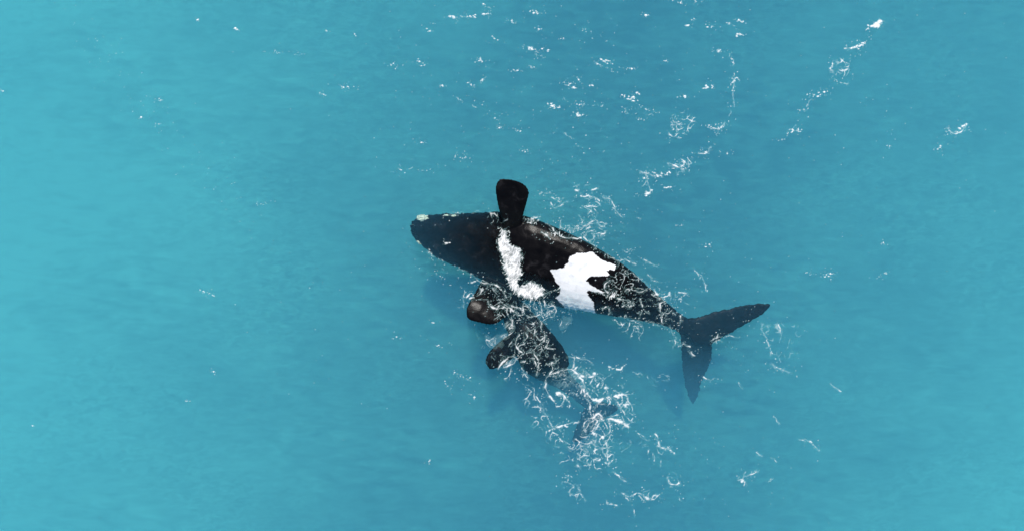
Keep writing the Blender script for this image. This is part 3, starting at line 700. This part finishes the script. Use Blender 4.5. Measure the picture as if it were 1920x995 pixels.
for q in [((1370, 100), (1377, 140), (1376, 185), (1366, 225), (1345, 245), (1332, 280), (1300, 296), (1290, 318), (1262, 330), (1228, 332), (1205, 325)),
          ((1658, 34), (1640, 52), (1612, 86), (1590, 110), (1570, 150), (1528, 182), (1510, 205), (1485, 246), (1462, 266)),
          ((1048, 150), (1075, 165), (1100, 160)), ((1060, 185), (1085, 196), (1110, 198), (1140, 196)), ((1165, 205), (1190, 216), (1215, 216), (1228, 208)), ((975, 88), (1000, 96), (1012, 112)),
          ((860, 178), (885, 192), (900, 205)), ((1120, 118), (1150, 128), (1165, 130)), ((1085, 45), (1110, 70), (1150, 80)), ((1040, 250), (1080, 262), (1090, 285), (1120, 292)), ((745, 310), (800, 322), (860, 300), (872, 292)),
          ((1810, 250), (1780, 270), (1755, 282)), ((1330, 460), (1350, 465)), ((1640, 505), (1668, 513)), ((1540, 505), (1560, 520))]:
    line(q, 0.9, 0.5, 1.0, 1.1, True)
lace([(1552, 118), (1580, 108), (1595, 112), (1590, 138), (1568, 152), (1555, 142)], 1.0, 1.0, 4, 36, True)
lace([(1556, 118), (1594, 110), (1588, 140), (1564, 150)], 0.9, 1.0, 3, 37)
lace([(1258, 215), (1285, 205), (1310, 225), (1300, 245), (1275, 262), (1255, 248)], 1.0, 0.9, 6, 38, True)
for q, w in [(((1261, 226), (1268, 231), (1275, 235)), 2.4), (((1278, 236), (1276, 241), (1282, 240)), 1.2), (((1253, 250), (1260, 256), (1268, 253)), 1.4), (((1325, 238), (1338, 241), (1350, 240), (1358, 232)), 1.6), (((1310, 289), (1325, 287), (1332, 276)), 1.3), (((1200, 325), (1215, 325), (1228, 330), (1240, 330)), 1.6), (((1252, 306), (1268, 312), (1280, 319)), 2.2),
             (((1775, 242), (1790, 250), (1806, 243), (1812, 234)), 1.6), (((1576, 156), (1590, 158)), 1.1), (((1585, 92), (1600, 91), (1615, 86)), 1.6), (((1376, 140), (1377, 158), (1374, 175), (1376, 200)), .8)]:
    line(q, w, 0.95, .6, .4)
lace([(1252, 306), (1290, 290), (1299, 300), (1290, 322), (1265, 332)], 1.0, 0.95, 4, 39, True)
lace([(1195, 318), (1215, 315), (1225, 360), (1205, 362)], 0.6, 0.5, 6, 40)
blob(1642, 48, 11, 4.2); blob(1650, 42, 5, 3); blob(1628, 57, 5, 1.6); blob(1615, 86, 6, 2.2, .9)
# --- scattered droplets and painted sun sparkle: sheets of tiny white dots over the open water
def sheet(n, cx, cy, sx, sy, ang=0.0, r0=.35, r1=.8):
    c, s = math.cos(ang), math.sin(ang)
    for _ in range(int(n * 0.6)):
        u, v = random.gauss(0, sx), random.gauss(0, sy)
        dot(cx + u * c - v * s, cy + u * s + v * c, random.uniform(r0, r1 * 0.85), random.uniform(0.15, 0.7))
sheet(260, 270, 200, 190, 22, 0.82); sheet(120, 1150, 200, 230, 110, .2); sheet(420, 1050, 130, 260, 110, .1); sheet(200, 1620, 220, 170, 150, .3); sheet(160, 1140, 400, 90, 50, .5)
sheet(150, 1400, 650, 60, 70, .6); sheet(130, 1250, 880, 130, 60, .2); sheet(120, 640, 560, 90, 200, .4); sheet(40, 800, 420, 80, 60, .4); sheet(50, 820, 510, 30, 25, .4); sheet(100, 890, 250, 120, 50, .1); sheet(150, 1250, 480, 100, 60, .5)
for _ in range(650):
    x, y = random.uniform(-PAD, W + PAD), random.uniform(-PAD, H + PAD)
    keep = 0.25 + 0.75 * math.exp(-((x - 1150) / 420) ** 2)
    if random.random() < keep:
        dot(x, y, random.uniform(0.35, 0.55), random.uniform(0.12, 0.45))
for _ in range(60):      # the sea goes on beyond the frame
    x, y = random.uniform(-PAD, W + PAD), random.uniform(-PAD, H + PAD)
    if (x < 0 or x > W or y < 0 or y > H):
        glint(x, y, random.randint(3, 8), 6, random.uniform(1, 2.2), random.uniform(-.4, .5))

# --- the raster of foam and painted glints becomes thin, slightly raised flakes lying on the water and on the wet skin
F = np.clip(F, 0, 1)
corner = np.maximum(np.maximum(F[:-1, :-1], F[:-1, 1:]), np.maximum(F[1:, :-1], F[1:, 1:]))
keep = corner > 0.07
XW, YW = (xx - W / 2) * S, -(yy - H / 2) * S
ZH = 0.012 + 0.035 * F
need = np.zeros(F.shape, bool)
for dy in (0, 1):
    for dx in (0, 1):
        need[dy:RH - 1 + dy, dx:RW - 1 + dx] |= keep
inb = need & (xx > 760) & (xx < 1300) & (yy > 325) & (yy < 625)
PX, PY, PZ = XW.copy(), YW.copy(), ZH.copy()
for iy, ix in zip(*np.nonzero(inb)):
    d = Vector((XW[iy, ix], YW[iy, ix], -ALT)).normalized()
    loc, n, i, dist = bvh.ray_cast(EYE, d)
    if loc is not None and loc.z > -0.004:
        q = loc - d * 0.03
        PX[iy, ix], PY[iy, ix], PZ[iy, ix] = q.x, q.y, q.z + 0.008 + 0.02 * F[iy, ix]
zs = np.stack([PZ[:-1, :-1], PZ[:-1, 1:], PZ[1:, :-1], PZ[1:, 1:]])
keep &= (zs.max(0) - zs.min(0)) < 0.16
keep &= zs.max(0) < 0.75

m, t, out = mat('foam')
a = node(t, 'ShaderNodeAttribute', attribute_name='foam')
df = node(t, 'ShaderNodeBsdfDiffuse')
fc = ramp(t, a.outputs['Fac'], [(0.05, (0.26, 0.56, 0.56)), (0.45, (0.86, 0.88, 0.88))])     # thin bubbles look sea green, thick foam white
t.links.new(fc.outputs[0], df.inputs['Color'])
tr = node(t, 'ShaderNodeBsdfTransparent')
ms = node(t, 'ShaderNodeMixShader')
t.links.new(a.outputs['Fac'], ms.inputs['Fac']); t.links.new(tr.outputs[0], ms.inputs[1]); t.links.new(df.outputs[0], ms.inputs[2])
t.links.new(ms.outputs[0], out.inputs['Surface'])
M_FOAM = m

cxg, cyg = xx[:-1, :-1], yy[:-1, :-1]
wake = (sdf_poly(cxg, cyg, [(1000, 612), (1062, 655), (1075, 660), (1260, 690), (1320, 800), (1300, 995), (960, 995), (940, 700), (890, 690), (890, 615), (950, 612)]) > 0)
body_z = (sdf_poly(cxg, cyg, [(760, 380), (925, 380), (985, 400), (1010, 335), (1180, 340), (1210, 480), (1330, 540), (1330, 600), (1265, 650), (1140, 650), (1062, 640), (1000, 612), (950, 612), (880, 625), (860, 520), (760, 460)]) > 0)
def foam_obj(name, label, mask):
    mk = keep & mask
    iy, ix = np.nonzero(mk)
    ids = np.full(F.shape, -1, np.int64)
    for dy in (0, 1):
        for dx in (0, 1):
            ids[iy + dy, ix + dx] = 1
    vy, vx = np.nonzero(ids > 0)
    ids[vy, vx] = np.arange(len(vy))
    v = np.stack([PX[vy, vx], PY[vy, vx], PZ[vy, vx]], -1).astype(np.float32)
    f = np.stack([ids[iy + 1, ix], ids[iy + 1, ix + 1], ids[iy, ix + 1], ids[iy, ix]], -1).astype(np.int32)
    me = bpy.data.meshes.new(name)
    me.vertices.add(len(v)); me.vertices.foreach_set('co', v.reshape(-1))
    me.loops.add(len(f) * 4); me.loops.foreach_set('vertex_index', f.reshape(-1))
    me.polygons.add(len(f)); me.polygons.foreach_set('loop_start', np.arange(len(f), dtype=np.int32) * 4)
    me.update(calc_edges=True)
    at = me.attributes.new('foam', 'FLOAT', 'POINT'); at.data.foreach_set('value', F[vy, vx].astype(np.float32))
    me.polygons.foreach_set('use_smooth', np.ones(len(f), bool))
    me.materials.append(M_FOAM)
    o = bpy.data.objects.new(name, me); C.objects.link(o)
    o['kind'] = 'stuff'; o['label'] = label; o['category'] = 'foam'
    print(name, len(f))
foam_obj('foam', 'white foam running over the belly and flank of the large whale', body_z & ~wake)
foam_obj('wake_foam', 'lacy white foam churned up over and behind the calf', wake)
foam_obj('foam_and_glint_flecks', 'white foam and flecks painted as sun glints, scattered over the open water', ~body_z & ~wake)
